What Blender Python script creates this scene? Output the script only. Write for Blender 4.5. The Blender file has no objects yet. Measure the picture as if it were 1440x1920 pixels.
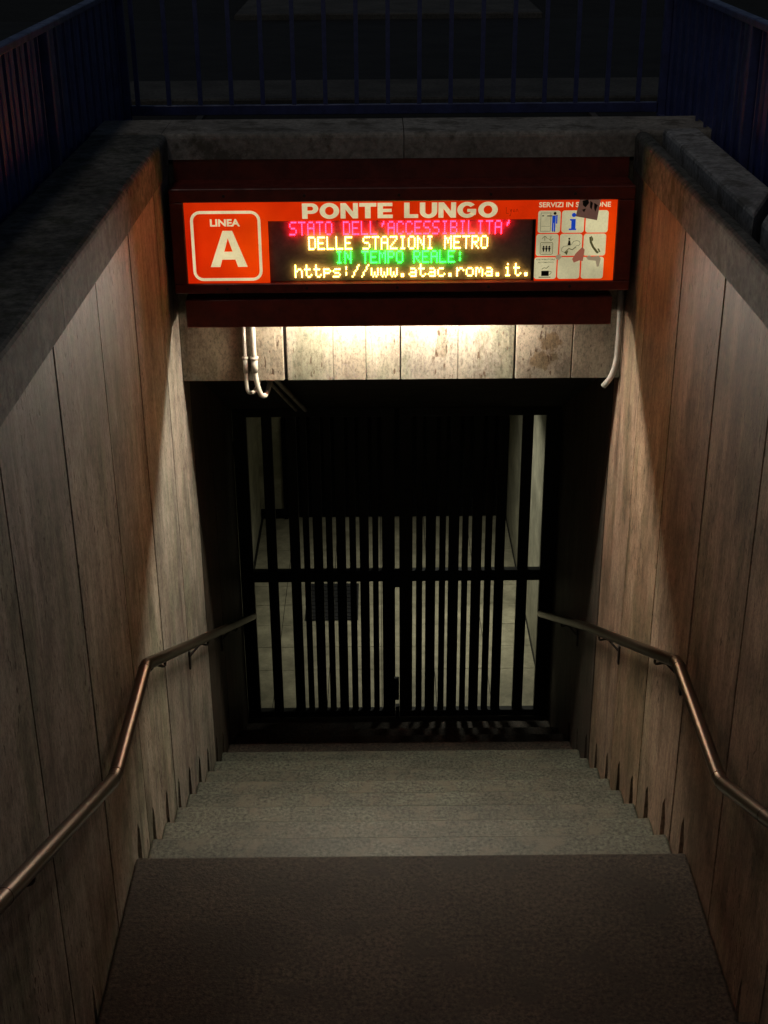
import bpy, bmesh, math, random
from mathutils import Vector, Matrix
random.seed(7)
S = bpy.context.scene
C = S.collection

# ------------------------------------------------------------------ camera
cam_d = bpy.data.cameras.new('camera'); cam = bpy.data.objects.new('camera', cam_d); C.objects.link(cam)
TH, PSI, RO = 0.4406, -0.0027, -0.0073
Fv = Vector((-math.sin(PSI)*math.cos(TH), math.cos(PSI)*math.cos(TH), -math.sin(TH)))
R0 = Vector((math.cos(PSI), math.sin(PSI), 0)); U0 = R0.cross(Fv)
Rv = R0*math.cos(RO) + U0*math.sin(RO); Uv = U0*math.cos(RO) - R0*math.sin(RO)
cam.matrix_world = Matrix(((Rv.x, Uv.x, -Fv.x, 0), (Rv.y, Uv.y, -Fv.y, 0), (Rv.z, Uv.z, -Fv.z, 0), (0, 0, 0, 1)))
cam_d.sensor_fit = 'VERTICAL'; cam_d.sensor_height = 36.0; cam_d.lens = 2598/1920*36
cam_d.clip_start = 0.05; cam_d.clip_end = 2000
S.camera = cam

# ------------------------------------------------------------------ night sky, street light, exposure
W = bpy.data.worlds.new('World'); S.world = W; W.use_nodes = True
wn = W.node_tree; bg = wn.nodes['Background']
sky = wn.nodes.new('ShaderNodeTexSky'); sky.sky_type = 'NISHITA'; sky.sun_disc = False
sky.sun_elevation = math.radians(24); sky.sun_rotation = math.radians(200)
wn.links.new(sky.outputs[0], bg.inputs[0]); bg.inputs[1].default_value = 0.0105
sun_d = bpy.data.lights.new('street_light_glow', 'SUN'); sun = bpy.data.objects.new('street_light_glow', sun_d); C.objects.link(sun)
sun_d.energy = 0.15; sun_d.angle = math.radians(8); sun_d.color = (1.0, 0.9, 0.78)
sun.rotation_euler = Vector((0.22, 0.30, -1.0)).to_track_quat('-Z', 'Y').to_euler()
S.view_settings.view_transform = 'Standard'; S.view_settings.look = 'None'
S.view_settings.exposure = 0; S.view_settings.gamma = 1
S.view_settings.use_curve_mapping = False

# ------------------------------------------------------------------ material helpers
def newmat(name):
    m = bpy.data.materials.new(name); m.use_nodes = True
    n = m.node_tree.nodes; l = m.node_tree.links
    return m, n, l, n['Principled BSDF']
def mapping(n, l, scale, rnd=True, coord='Object'):
    tc = n.new('ShaderNodeTexCoord'); mp = n.new('ShaderNodeMapping'); mp.inputs['Scale'].default_value = scale
    l.new(tc.outputs[coord], mp.inputs['Vector'])
    if rnd:
        oi = n.new('ShaderNodeObjectInfo'); mu = n.new('ShaderNodeMath'); mu.operation = 'MULTIPLY'; mu.inputs[1].default_value = 37
        l.new(oi.outputs['Random'], mu.inputs[0]); l.new(mu.outputs[0], mp.inputs['Location'])
    return mp
def noise(n, l, mp, scale, detail=4, rough=.6):
    t = n.new('ShaderNodeTexNoise'); t.inputs['Scale'].default_value = scale
    t.inputs['Detail'].default_value = detail; t.inputs['Roughness'].default_value = rough
    l.new(mp.outputs[0], t.inputs['Vector']); return t
def ramp(n, l, src, stops):
    r = n.new('ShaderNodeValToRGB'); e = r.color_ramp.elements
    while len(e) < len(stops): e.new(0.5)
    for i, (p, c) in enumerate(stops):
        e[i].position = p; e[i].color = (c, c, c, 1) if not isinstance(c, tuple) else (*c, 1)
    l.new(src, r.inputs[0]); return r
def mixc(n, l, a, b, fac, mode='MIX'):
    m = n.new('ShaderNodeMix'); m.data_type = 'RGBA'; m.blend_type = mode
    if isinstance(fac, (int, float)): m.inputs[0].default_value = fac
    else: l.new(fac, m.inputs[0])
    for s, v in ((m.inputs[6], a), (m.inputs[7], b)):
        if isinstance(v, tuple): s.default_value = (*v, 1)
        else: l.new(v, s)
    return m.outputs[2]
def bump(n, l, bs, h, strength, dist):
    b = n.new('ShaderNodeBump'); b.inputs['Strength'].default_value = strength; b.inputs['Distance'].default_value = dist
    l.new(h, b.inputs['Height']); l.new(b.outputs[0], bs.inputs['Normal'])

def travertine(name, lo, hi, pit=.5, stain=None, grime=(.5, .43, .36), grime_amt=.55):
    """vein-cut travertine: vertical bands, small pits, soft dirt"""
    m, n, l, bs = newmat(name)
    mp = mapping(n, l, (1, 1, .07))
    v = noise(n, l, mp, 16, 6, .68)
    mid = tuple((a+b)/2 for a, b in zip(lo, hi))
    c = ramp(n, l, v.outputs['Fac'], [(.25, lo), (.5, mid), (.78, hi)]).outputs[0]
    mp4 = mapping(n, l, (1, 1, .12)); v2 = noise(n, l, mp4, 90, 4, .7)
    c = mixc(n, l, c, ramp(n, l, v2.outputs['Fac'], [(.35, .70), (.6, 1.08)]).outputs[0], .45, 'MULTIPLY')
    oi = n.new('ShaderNodeObjectInfo'); c = mixc(n, l, c, ramp(n, l, oi.outputs['Random'], [(0, (.72, .73, .76)), (.35, (1.02, .96, .86)), (.65, (.86, .85, .85)), (1, (1.12, 1.08, 1.0))]).outputs[0], 1, 'MULTIPLY')
    # blotchy weathering, isotropic
    bl = noise(n, l, mapping(n, l, (1, 1, .7)), 5, 9, .78)
    c = mixc(n, l, c, ramp(n, l, bl.outputs['Fac'], [(.34, .42), (.50, .92), (.66, 1.18)]).outputs[0], .9, 'MULTIPLY')
    gr = noise(n, l, mapping(n, l, (1, 1, .6)), 75, 5, .85)
    c = mixc(n, l, c, ramp(n, l, gr.outputs['Fac'], [(.38, .42), (.52, 1.0), (.65, 1.2)]).outputs[0], .75, 'MULTIPLY')
    # two tones of dirt: brown and greenish grey
    mp2 = mapping(n, l, (1, 1, .45)); g = noise(n, l, mp2, 1.9, 7, .7)
    c = mixc(n, l, c, mixc(n, l, c, grime, 1, 'MULTIPLY'), ramp(n, l, g.outputs['Fac'], [(.42, 0.), (.68, grime_amt)]).outputs[0])
    g2 = noise(n, l, mapping(n, l, (1, 1, .35)), 3.1, 6, .7)
    c = mixc(n, l, c, mixc(n, l, c, (.72, .80, .72), 1, 'MULTIPLY'), ramp(n, l, g2.outputs['Fac'], [(.5, 0.), (.6, .9)]).outputs[0])
    # drips running down
    mp5 = mapping(n, l, (1, 1, .06)); d = noise(n, l, mp5, 10, 6, .75)
    c = mixc(n, l, c, mixc(n, l, c, (.42, .38, .34), 1, 'MULTIPLY'), ramp(n, l, d.outputs['Fac'], [(.56, 0.), (.72, .85)]).outputs[0])
    mp3 = mapping(n, l, (1, 1, .3)); p = noise(n, l, mp3, 60, 2, .5)
    big = noise(n, l, mapping(n, l, (1, 1, .2)), 5, 3, .5)
    pm = n.new('ShaderNodeMath'); pm.operation = 'ADD'; l.new(p.outputs['Fac'], pm.inputs[0]); 
    b2 = n.new('ShaderNodeMath'); b2.operation = 'MULTIPLY'; b2.inputs[1].default_value = .45; l.new(big.outputs['Fac'], b2.inputs[0]); l.new(b2.outputs[0], pm.inputs[1])
    pr = ramp(n, l, pm.outputs[0], [(.90, 0.), (.95, 1.)])
    c = mixc(n, l, c, (.06, .04, .025), ramp(n, l, pr.outputs[0], [(0, 0.), (1, pit)]).outputs[0])
    if stain:
        tc = n.new('ShaderNodeTexCoord')
        nn = noise(n, l, mapping(n, l, (1, 1, 1), False), 14, 5, .65)
        for (cx, cz, rx, rz, col, amt) in stain:
            m2 = n.new('ShaderNodeMapping'); m2.inputs['Location'].default_value = (-cx/rx, 0, -cz/rz); m2.inputs['Scale'].default_value = (1/rx, 0, 1/rz)
            l.new(tc.outputs['Object'], m2.inputs['Vector'])
            ln = n.new('ShaderNodeVectorMath'); ln.operation = 'LENGTH'; l.new(m2.outputs[0], ln.inputs[0])
            ad = n.new('ShaderNodeMath'); ad.operation = 'MULTIPLY_ADD'; ad.inputs[1].default_value = 2.6; l.new(nn.outputs['Fac'], ad.inputs[0]); l.new(ln.outputs['Value'], ad.inputs[2])
            r = ramp(n, l, ad.outputs[0], [(0, amt), (.001, amt)])
            mr = n.new('ShaderNodeMapRange'); mr.inputs['From Min'].default_value = 2.3; mr.inputs['From Max'].default_value = 2.1
            mr.inputs['To Min'].default_value = 0; mr.inputs['To Max'].default_value = amt; l.new(ad.outputs[0], mr.inputs['Value'])
            c = mixc(n, l, c, mixc(n, l, c, col, 1, 'MULTIPLY'), mr.outputs[0])
    l.new(c, bs.inputs['Base Color'])
    bs.inputs['Roughness'].default_value = .62; bs.inputs['Specular IOR Level'].default_value = .25
    inv = n.new('ShaderNodeMath'); inv.operation = 'MULTIPLY_ADD'; inv.inputs[1].default_value = -1.6; l.new(pr.outputs[0], inv.inputs[0]); l.new(v2.outputs['Fac'], inv.inputs[2])
    bump(n, l, bs, inv.outputs[0], .5, .0025)
    return m

def stone(name, c0, c1, sc=60, rough=.8, patch=None, bstr=.6, spec=.25, bd=.002):
    m, n, l, bs = newmat(name)
    mp = mapping(n, l, (1, 1, 1), False)
    a = noise(n, l, mp, sc, 4, .75); b = noise(n, l, mp, 3.1, 6, .6)
    c = ramp(n, l, a.outputs['Fac'], [(.33, c0), (.66, c1)]).outputs[0]
    c = mixc(n, l, c, ramp(n, l, b.outputs['Fac'], [(.35, .55), (.65, 1.15)]).outputs[0], .8, 'MULTIPLY')
    if patch:
        p = noise(n, l, mapping(n, l, (1, 1, 1), False), 7, 6, .7)
        c = mixc(n, l, c, patch, ramp(n, l, p.outputs['Fac'], [(.52, 0.), (.62, .8)]).outputs[0])
    l.new(c, bs.inputs['Base Color']); bs.inputs['Roughness'].default_value = rough; bs.inputs['Specular IOR Level'].default_value = spec
    bump(n, l, bs, a.outputs['Fac'], bstr, bd)
    return m

def paint(name, col, rough=.45, metal=0., dirt=.5, spec=.5):
    m, n, l, bs = newmat(name)
    mp = mapping(n, l, (1, 1, 1), False); a = noise(n, l, mp, 9, 6, .7); b = noise(n, l, mp, 120, 2, .6)
    c = mixc(n, l, col, tuple(x*(1-dirt) for x in col), ramp(n, l, a.outputs['Fac'], [(.4, 0.), (.65, 1.)]).outputs[0])
    l.new(c, bs.inputs['Base Color']); bs.inputs['Metallic'].default_value = metal
    rr = ramp(n, l, a.outputs['Fac'], [(.3, max(rough-.12, .05)), (.7, min(rough+.18, 1.))]); l.new(rr.outputs[0], bs.inputs['Roughness'])
    bs.inputs['Specular IOR Level'].default_value = spec
    bump(n, l, bs, b.outputs['Fac'], .15, .0006)
    return m

def lit(name, col, strength, hot=None, rough=.35):
    """backlit plastic: gives off light, brighter where the tubes behind it are"""
    m, n, l, bs = newmat(name)
    mp = mapping(n, l, (1, 1, 1), False); a = noise(n, l, mp, 4.5, 5, .6); b = noise(n, l, mp, 150, 2, .5)
    base = tuple(min(1, x*.5) for x in col)
    bs.inputs['Base Color'].default_value = (*base, 1); bs.inputs['Roughness'].default_value = rough
    c = mixc(n, l, tuple(x*.72 for x in col), tuple(x*1.15 for x in col), ramp(n, l, a.outputs['Fac'], [(.32, 0.), (.68, 1.)]).outputs[0])
    c = mixc(n, l, c, ramp(n, l, b.outputs['Fac'], [(.3, .86), (.7, 1.08)]).outputs[0], .8, 'MULTIPLY')
    if hot:   # list of (x, z, rx, rz, gain)
        tc = n.new('ShaderNodeTexCoord')
        for (cx, cz, rx, rz, col2) in hot:
            m2 = n.new('ShaderNodeMapping'); m2.inputs['Location'].default_value = (-cx/rx, 0, -cz/rz); m2.inputs['Scale'].default_value = (1/rx, 0, 1/rz)
            l.new(tc.outputs['Object'], m2.inputs['Vector'])
            ln = n.new('ShaderNodeVectorMath'); ln.operation = 'LENGTH'; l.new(m2.outputs[0], ln.inputs[0])
            mr = n.new('ShaderNodeMapRange'); mr.interpolation_type = 'SMOOTHSTEP'; mr.inputs['From Min'].default_value = 1.; mr.inputs['From Max'].default_value = 0
            l.new(ln.outputs['Value'], mr.inputs['Value'])
            c = mixc(n, l, c, mixc(n, l, c, col2, 1, 'MULTIPLY'), mr.outputs[0])
    l.new(c, bs.inputs['Emission Color']); bs.inputs['Emission Strength'].default_value = strength
    return m
def flat(name, col, rough=.6, em=None, es=0.):
    m, n, l, bs = newmat(name); bs.inputs['Base Color'].default_value = (*col, 1); bs.inputs['Roughness'].default_value = rough
    if em: bs.inputs['Emission Color'].default_value = (*em, 1); bs.inputs['Emission Strength'].default_value = es
    return m

M = {}
M['wall_l'] = travertine('travertine_wall', (.22, .195, .165), (.56, .50, .42), .9)
M['wall_r'] = travertine('browner_travertine_wall', (.18, .125, .09), (.47, .345, .26), .85, grime=(.36, .30, .25), grime_amt=.75)
M['lintel'] = travertine('travertine_lintel', (.17, .155, .122), (.275, .255, .208), .95,
    stain=[(.83, -2.13, .05, .05, (.6, .5, .36), .9), (.80, -2.22, .075, .05, (.6, .5, .36), .9), (.30, -2.12, .03, .09, (.6, .56, .5), .8), (-.78, -2.15, .20, .22, (.8, .72, .62), .6)], grime_amt=.35)
M['coping'] = stone('weathered_coping', (.05, .052, .045), (.21, .205, .18), 22, .85, (.05, .055, .035), .9)
M['ledge'] = stone('concrete_ledge', (.2, .19, .165), (.40, .375, .33), 38, .85, (.10, .09, .07), .8)
M['core'] = stone('mortar_core', (.012, .01, .009), (.028, .024, .02), 30, .9)
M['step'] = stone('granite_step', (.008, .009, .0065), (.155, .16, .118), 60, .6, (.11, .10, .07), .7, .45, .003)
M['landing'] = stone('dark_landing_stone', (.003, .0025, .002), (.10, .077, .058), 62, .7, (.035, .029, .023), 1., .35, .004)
M['asphalt'] = stone('asphalt', (.010, .010, .010), (.028, .028, .027), 90, .9)
M['pave'] = stone('pavement_concrete', (.05, .049, .045), (.11, .107, .098), 50, .9)
M['soil'] = stone('dark_soil', (.008, .008, .007), (.025, .024, .02), 40, .95)
M['dark'] = stone('dark_concrete', (.035, .03, .027), (.075, .065, .058), 25, .9)  # dark concrete for the floor in front of the gate
M['blue'] = paint('blue_railing_paint', (.05, .065, .20), .42)
M['blue_sheet'] = paint('blue_sheet_paint', (.045, .07, .28), .55)
M['red'] = paint('dark_red_sign_paint', (.17, .022, .014), .4, 0, .45)
M['black'] = paint('black_gate_paint', (.006, .006, .0065), .45, 0, .3, .3)
M['steel'] = flat('brushed_handrail_steel', (.13, .095, .068), .33); M['steel'].node_tree.nodes['Principled BSDF'].inputs['Metallic'].default_value = 1.
M['iron'] = paint('rusty_bracket_iron', (.045, .035, .03), .6, .3)
M['pvc'] = paint('cream_conduit_plastic', (.45, .41, .34), .4, 0, .35)
M['pvc2'] = paint('grey_conduit_plastic', (.40, .38, .34), .45, 0, .35)
M['tile'] = stone('corridor_tile', (.22, .205, .145), (.34, .315, .225), 14, .5, None, .15)
M['corr'] = stone('corridor_wall_stone', (.30, .29, .22), (.46, .44, .34), 10, .55, None, .2)
M['ceil'] = stone('dark_soffit', (.016, .014, .012), (.035, .03, .027), 12, .9)
M['board'] = flat('matt_black_board', (.004, .004, .0045), .95)
M['board'].node_tree.nodes['Principled BSDF'].inputs['Specular IOR Level'].default_value = .05
M['mat'] = stone('rubber_doormat', (.006, .006, .007), (.02, .02, .022), 120, .9)
M['wall_in'] = travertine('shaded_travertine', (.045, .035, .028), (.13, .105, .085), .9)  # darker travertine copy: shade past the lintel put into the slab colour
M['kerb'] = stone('pale_kerb_stone', (.22, .225, .225), (.50, .50, .49), 35, .8, (.12, .115, .10), .8)
# lit things
M['tube'] = flat('lamp_tube', (.9, .9, .85), .4, (1.0, .955, .79), 380)
M['panel'] = lit('orange_backlit_panel', (.92, .036, .001), .66, [(-.55, -1.6, .22, .25, (1.35, 2.2, 1.2)), (1.03, -1.62, .16, .35, (1.15, 2.0, 1.)), (-.85, -1.62, .06, .3, (.75, .3, .5))])
M['cream'] = lit('cream_backlit_film', (.86, .74, .43), .74, [(-.66, -1.6, .25, .3, (1.1, 1.08, 1.)), (.2, -1.43, .7, .12, (1.08, 1.05, 1.))])
M['creamtile'] = lit('cream_backlit_tile', (.74, .67, .39), .62, [(.99, -1.5, .22, .3, (1.25, 1.25, 1.2))])
M['ledboard'] = stone('black_display_board', (.14, .13, .13), (.20, .19, .19), 30, .55, None, .2)
M['print_black'] = flat('black_film', (.008, .009, .007), .5)
M['print_blue'] = flat('blue_film', (.01, .03, .2), .5, (.006, .05, .42), .8)
M['print_grey'] = flat('grey_green_film', (.05, .05, .025), .5, (.10, .09, .03), .6)
M['outline'] = flat('thin_film_line', (.05, .045, .03), .5, (.16, .14, .08), .7)
M['sticker'] = lit('translucent_brown_sticker', (.17, .085, .06), .55, None, .7)
M['torn'] = flat('torn_sticker_paper', (.4, .3, .2), .8, (.42, .33, .2), .55)
M['torn2'] = flat('torn_sticker_brown', (.2, .1, .07), .8, (.30, .09, .055), .8)
M['pencil'] = flat('marker_scribble', (.14, .12, .11), .8)
M['pencil2'] = flat('scratched_marker', (.15, .012, .004), .8, (.3, .012, .002), .6)
M['led_red'] = flat('red_led', (.2, .01, .02), .4, (1., .006, .019), 38.)
M['led_amber'] = flat('amber_led', (.3, .2, .05), .4, (1., .55, .10), 16.)
M['led_green'] = flat('green_led', (.01, .2, .08), .4, (.011, 1., .03), 22.)

# ------------------------------------------------------------------ mesh helpers
def finish(name, bm, mat, root=None, smooth=False):
    me = bpy.data.meshes.new(name)
    bmesh.ops.recalc_face_normals(bm, faces=bm.faces)
    if smooth:
        for f in bm.faces: f.smooth = True
    bm.to_mesh(me); bm.free(); me.materials.append(mat)
    return link(name, me, root)
def link(name, me, root=None, loc=None):
    o = bpy.data.objects.new(name, me); C.objects.link(o)
    w = Vector(loc) if loc else Vector((0, 0, 0))
    if root is not None:
        o.parent = root; p = root; off = Vector((0, 0, 0))
        while p is not None: off += p.location; p = p.parent
        o.location = w - off
    else: o.location = w
    return o
def thing(name, label, cat, loc, group=None, kind=None):
    o = bpy.data.objects.new(name, None); C.objects.link(o); o.location = loc; o.empty_display_size = .1
    tagit(o, label, cat, group, kind); return o
def tagit(o, label=None, cat=None, group=None, kind=None):
    if label: o['label'] = label
    if cat: o['category'] = cat
    if group: o['group'] = group
    if kind: o['kind'] = kind
    return o
def box(bm, x0, x1, y0, y1, z0, z1, bev=0., seg=1):
    r = bmesh.ops.create_cube(bm, size=1)
    for v in r['verts']:
        v.co = Vector(((x0+x1)/2 + v.co.x*(x1-x0), (y0+y1)/2 + v.co.y*(y1-y0), (z0+z1)/2 + v.co.z*(z1-z0)))
    if bev:
        es = {e for v in r['verts'] for e in v.link_edges}
        bmesh.ops.bevel(bm, geom=list(es), offset=bev, segments=seg, profile=.5, affect='EDGES')
def longbox(bm, x0, x1, y0, y1, z0, z1, bev, seg, axis):
    r = bmesh.ops.create_cube(bm, size=1)
    for v in r['verts']:
        v.co = Vector(((x0+x1)/2 + v.co.x*(x1-x0), (y0+y1)/2 + v.co.y*(y1-y0), (z0+z1)/2 + v.co.z*(z1-z0)))
    es = [e for e in {e for v in r['verts'] for e in v.link_edges} if abs((e.verts[0].co-e.verts[1].co)[axis]) > .01 and max(v.co.z for v in e.verts) > (z0+z1)/2]
    bmesh.ops.bevel(bm, geom=es, offset=bev, segments=seg, profile=.5, affect='EDGES')
def boxo(name, x0, x1, y0, y1, z0, z1, mat, root=None, bev=0., seg=1):
    bm = bmesh.new(); box(bm, x0, x1, y0, y1, z0, z1, bev, seg); return finish(name, bm, mat, root)
def prism(bm, pts, axis, a, b):
    """polygon pts (2D) extruded along axis from a to b. axis x: pts=(y,z); axis y: pts=(x,z)"""
    def P(p, t): return Vector((t, p[0], p[1])) if axis == 'x' else Vector((p[0], t, p[1]))
    A = [bm.verts.new(P(p, a)) for p in pts]; B = [bm.verts.new(P(p, b)) for p in pts]
    bm.faces.new(A); bm.faces.new(B[::-1]); n = len(pts)
    for i in range(n): bm.faces.new((A[i], B[i], B[(i+1) % n], A[(i+1) % n]))
def tube(bm, pts, r, seg=14, cap=True):
    pts = [Vector(p) for p in pts]; rings = []; up = Vector((0, 0, 1)); prev = None
    for i, p in enumerate(pts):
        t = (pts[min(i+1, len(pts)-1)] - pts[max(i-1, 0)]).normalized()
        a = t.cross(up)
        if a.length < .1: a = t.cross(Vector((1, 0, 0)))
        a.normalize()
        if prev is not None:
            a = (prev - t*prev.dot(t)).normalized()
        prev = a; b = t.cross(a)
        rr = r[i] if isinstance(r, (list, tuple)) else r
        rings.append([bm.verts.new(p + (a*math.cos(2*math.pi*k/seg) + b*math.sin(2*math.pi*k/seg))*rr) for k in range(seg)])
    for i in range(len(rings)-1):
        for k in range(seg):
            bm.faces.new((rings[i][k], rings[i][(k+1) % seg], rings[i+1][(k+1) % seg], rings[i+1][k]))
    if cap: bm.faces.new(rings[0][::-1]); bm.faces.new(rings[-1])
def smooth_path(pts, rad=.05, n=5):
    pts = [Vector(p) for p in pts]; out = [pts[0]]
    for i in range(1, len(pts)-1):
        a, b, c = pts[i-1], pts[i], pts[i+1]
        d1 = min(rad, (a-b).length*.45); d2 = min(rad, (c-b).length*.45)
        p, q = b+(a-b).normalized()*d1, b+(c-b).normalized()*d2
        for k in range(n+1):
            t = k/n; out.append(p*(1-t)**2 + b*2*t*(1-t) + q*t*t)
    out.append(pts[-1]); return out

WL, WR = -.965, 1.18
ZC, ZCB = -1.12, -1.285      # coping top / underside
ZL = -3.5; YE = 4.30; TR = .325; RI = .1665
NSTEP = 12; ZF = ZL - RI*(NSTEP+.6)    # lower floor  (about -5.6)
YG = 8.4
Y1 = 3.27                     # foot of the upper flight

# ------------------------------------------------------------------ ground, road, pavement
def ring(name, x0, x1, y0, y1, hx0, hx1, hy0, hy1, z, mat, t=.3):
    bm = bmesh.new()
    for a in ((x0, hx0, y0, y1), (hx1, x1, y0, y1), (hx0, hx1, y0, hy0), (hx0, hx1, hy1, y1)):
        vs = [bm.verts.new(v) for v in ((a[0], a[2], z), (a[1], a[2], z), (a[1], a[3], z), (a[0], a[3], z))]; bm.faces.new(vs)
    bmesh.ops.remove_doubles(bm, verts=bm.verts, dist=1e-5)
    return tagit(finish(name, bm, mat), kind='structure')
ring('ground', -400, 400, -400, 400, -1.5, 1.62, -.95, 7.9, -1.31, M['soil'])
tagit(boxo('pavement', -1.9, 2.1, -6, -.95, -1.5, -1.29, M['pave']), kind='structure')
tagit(boxo('pavement', -30, 30, 8.30, 9.05, -1.5, -1.255, M['pave'], bev=.01), kind='structure')
tagit(boxo('road', -60, 60, 9.052, 13.1, -1.5, -1.30, M['asphalt']), kind='structure')
tagit(boxo('pavement', -1.27, 1.49, 13.102, 15.5, -1.5, -1.25, M['pave'], bev=.01), kind='structure')
tagit(boxo('ground', -1.6, 1.75, 6.80, 8.298, -1.5, -1.30, M['soil']), kind='structure')

# ------------------------------------------------------------------ stairs
upper = thing('upper_stairs', 'flight of stone steps going down from the street to the dark landing', None, (0, 0, ZL), kind='structure')
nup = 13; RU = .1695; TU = .32
for k in range(nup):
    y1 = Y1 - k*TU; zt = ZL + (k+1)*RU
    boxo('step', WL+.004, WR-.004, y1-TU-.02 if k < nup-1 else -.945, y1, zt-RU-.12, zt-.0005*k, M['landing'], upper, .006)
landing = thing('landing', 'dark brown stone landing between the two flights', None, (0, 3.8, ZL), kind='structure')
boxo('slab', WL+.004, WR-.004, Y1-.3, YE, ZL-.16, ZL, M['landing'], landing, .012, 2)
lower = thing('lower_stairs', 'worn grey stone steps going down from the landing to the gate', None, (0, YE, ZF), kind='structure')
for k in range(NSTEP):
    y0 = YE + k*TR; zt = ZL - (k+1)*RI
    bm = bmesh.new()
    box(bm, WL+.004, WR-.004, y0-.02, y0+TR, zt-.05, zt, .012, 2)
    box(bm, WL+.006, WR-.006, y0-.018, y0+TR-.022, zt-RI-.02, zt-.0495)
    finish('step', bm, M['step'] if k < 8 else M['landing'], lower)  # lowest steps use the darker stone: lintel shade put into their colour
tagit(boxo('lower_floor', WL-.2, WR+.2, YE+NSTEP*TR-.001, 8.55, ZF-.2, ZF, M['dark']), kind='structure')

# ------------------------------------------------------------------ side walls
def tread_z(y):
    if y < Y1: return ZL + RU*max(0, min(nup, math.floor((Y1-y)/TU)+1))
    if y < YE: return ZL
    return max(ZF, ZL - RI*(math.floor((y-YE)/TR)+1))
SLOTS = [4.392 + TR*k for k in range(10)]
def side_wall(sgn, X, seams, label):
    out = sgn; mw = M['wall_l'] if sgn < 0 else M['wall_r']
    root = thing('stairwell_wall', label, 'wall', (X, 3.5, ZF), 'travertine side walls of the stairwell')
    # core, thick masonry behind the cladding
    xa, xb = X+out*.036, X+out*.40
    boxo('wall_core', min(xa, xb), max(xa, xb), -.95, 8.42, ZF-.3, ZCB-.002, M['core'], root)
    for i in range(len(seams)-1):
        y0, y1 = seams[i]+.0075, seams[i+1]-.0075
        top = ZCB - .001
        zb = min(tread_z(y0), tread_z(y1)) - .06
        if y0 > 6.5: top = ZCB - .001
        pts = [(y0, top), (y0, zb)]
        for j, s in enumerate(SLOTS):
            if y0-.0075 <= s < y1+.0075:
                w = .042+random.uniform(-.006, .005)
                s = min(max(s, y0+w+.006), y1-w-.006)
                zt = ZL - .168*j + .10 + random.uniform(-.012, .012)
                pts += [(s-w, zb), (s-w*.9, zt-.10), (s-w*.3, zt-.04), (s+.004, zt), (s+w*.8, zt-.05), (s+w, zb)]
        if y0 < 3.46 < y1: pts += [(3.455, zb), (3.46, ZL+.06), (3.475, ZL+.15), (3.49, ZL+.07), (3.492, zb)]
        pts += [(y1, zb), (y1, top)]
        proud = random.uniform(0, .003)
        bm = bmesh.new(); a = X - out*proud + out*.0; b = X+out*.034
        prism(bm, pts, 'x', a, b)
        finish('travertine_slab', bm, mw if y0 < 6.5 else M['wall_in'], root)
    # coping stones, rounded nosing
    ys = [-.95, .3, 1.55, 2.8, 4.05, 5.3, 6.396]
    for i in range(len(ys)-1):
        x0, x1 = X-out*.012, X+out*(.345 if sgn < 0 else .058)
        bm = bmesh.new(); longbox(bm, min(x0, x1), max(x0, x1), ys[i]+.001, ys[i+1]-.001, ZCB, ZC-(.0 if sgn < 0 else .004)+random.uniform(-.001, .001), .03, 4, 1)
        for v in bm.verts: v.co.z += random.uniform(-.0012, .0012)
        finish('coping_stone', bm, M['coping'], root)
    return root
sl = [3.233+.6845*k for k in range(-6, 8)]; sl = [-.945]+[s for s in sl if s > -.8]; sl[-1] = 8.418
sr = [3.92+.665*k for k in range(-7, 7)]; sr = [-.945]+[s for s in sr if s > -.8]; sr[-1] = 8.418
side_wall(-1, WL, sl, 'greyish travertine wall on the left of the stairs with vertical slab joints')
side_wall(1, WR, sr, 'browner stained travertine wall on the right of the stairs')
# outer kerb behind the right coping
k = thing('outer_kerb', 'pale stone kerb lying outside the right-hand coping under the blue railing', 'kerb', (1.53, 3, -1.3))
for ya, yb in (((-.9, -.9), (.9, .95)), ((.91, .96), (2.75, 2.8)), ((2.76, 2.81), (4.62, 5.02)), ((4.72, 5.12), (6.39, 6.39))):
    bm = bmesh.new()
    A = [bm.verts.new((x, y, -1.31)) for x, y in ((1.288, ya[0]), (1.452, ya[1]), (1.452, yb[1]), (1.288, yb[0]))]
    B = [bm.verts.new((v.co.x, v.co.y, -1.108)) for v in A]
    bm.faces.new(A); bm.faces.new(B[::-1])
    for i in range(4): bm.faces.new((A[i], B[i], B[(i+1) % 4], A[(i+1) % 4]))
    bmesh.ops.bevel(bm, geom=list(bm.edges), offset=.016, segments=2, profile=.5, affect='EDGES')
    finish('kerb_stone', bm, M['kerb'], k)
boxo('gutter', 1.24, 1.4515, -.9, 6.39, -1.5, -1.3105, M['soil'], k)
k2 = thing('outer_kerb', 'dark mossy kerb outside the left-hand coping under the blue railing', 'kerb', (-1.4, 3, -1.3))
for a, b in ((-.9, 1.9), (1.905, 4.6), (4.605, 7.45)):
    bm = bmesh.new(); box(bm, -1.50, -1.315, a, b, -1.5, -1.235, .01, 1); finish('kerb_stone', bm, M['coping'], k2)

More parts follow.
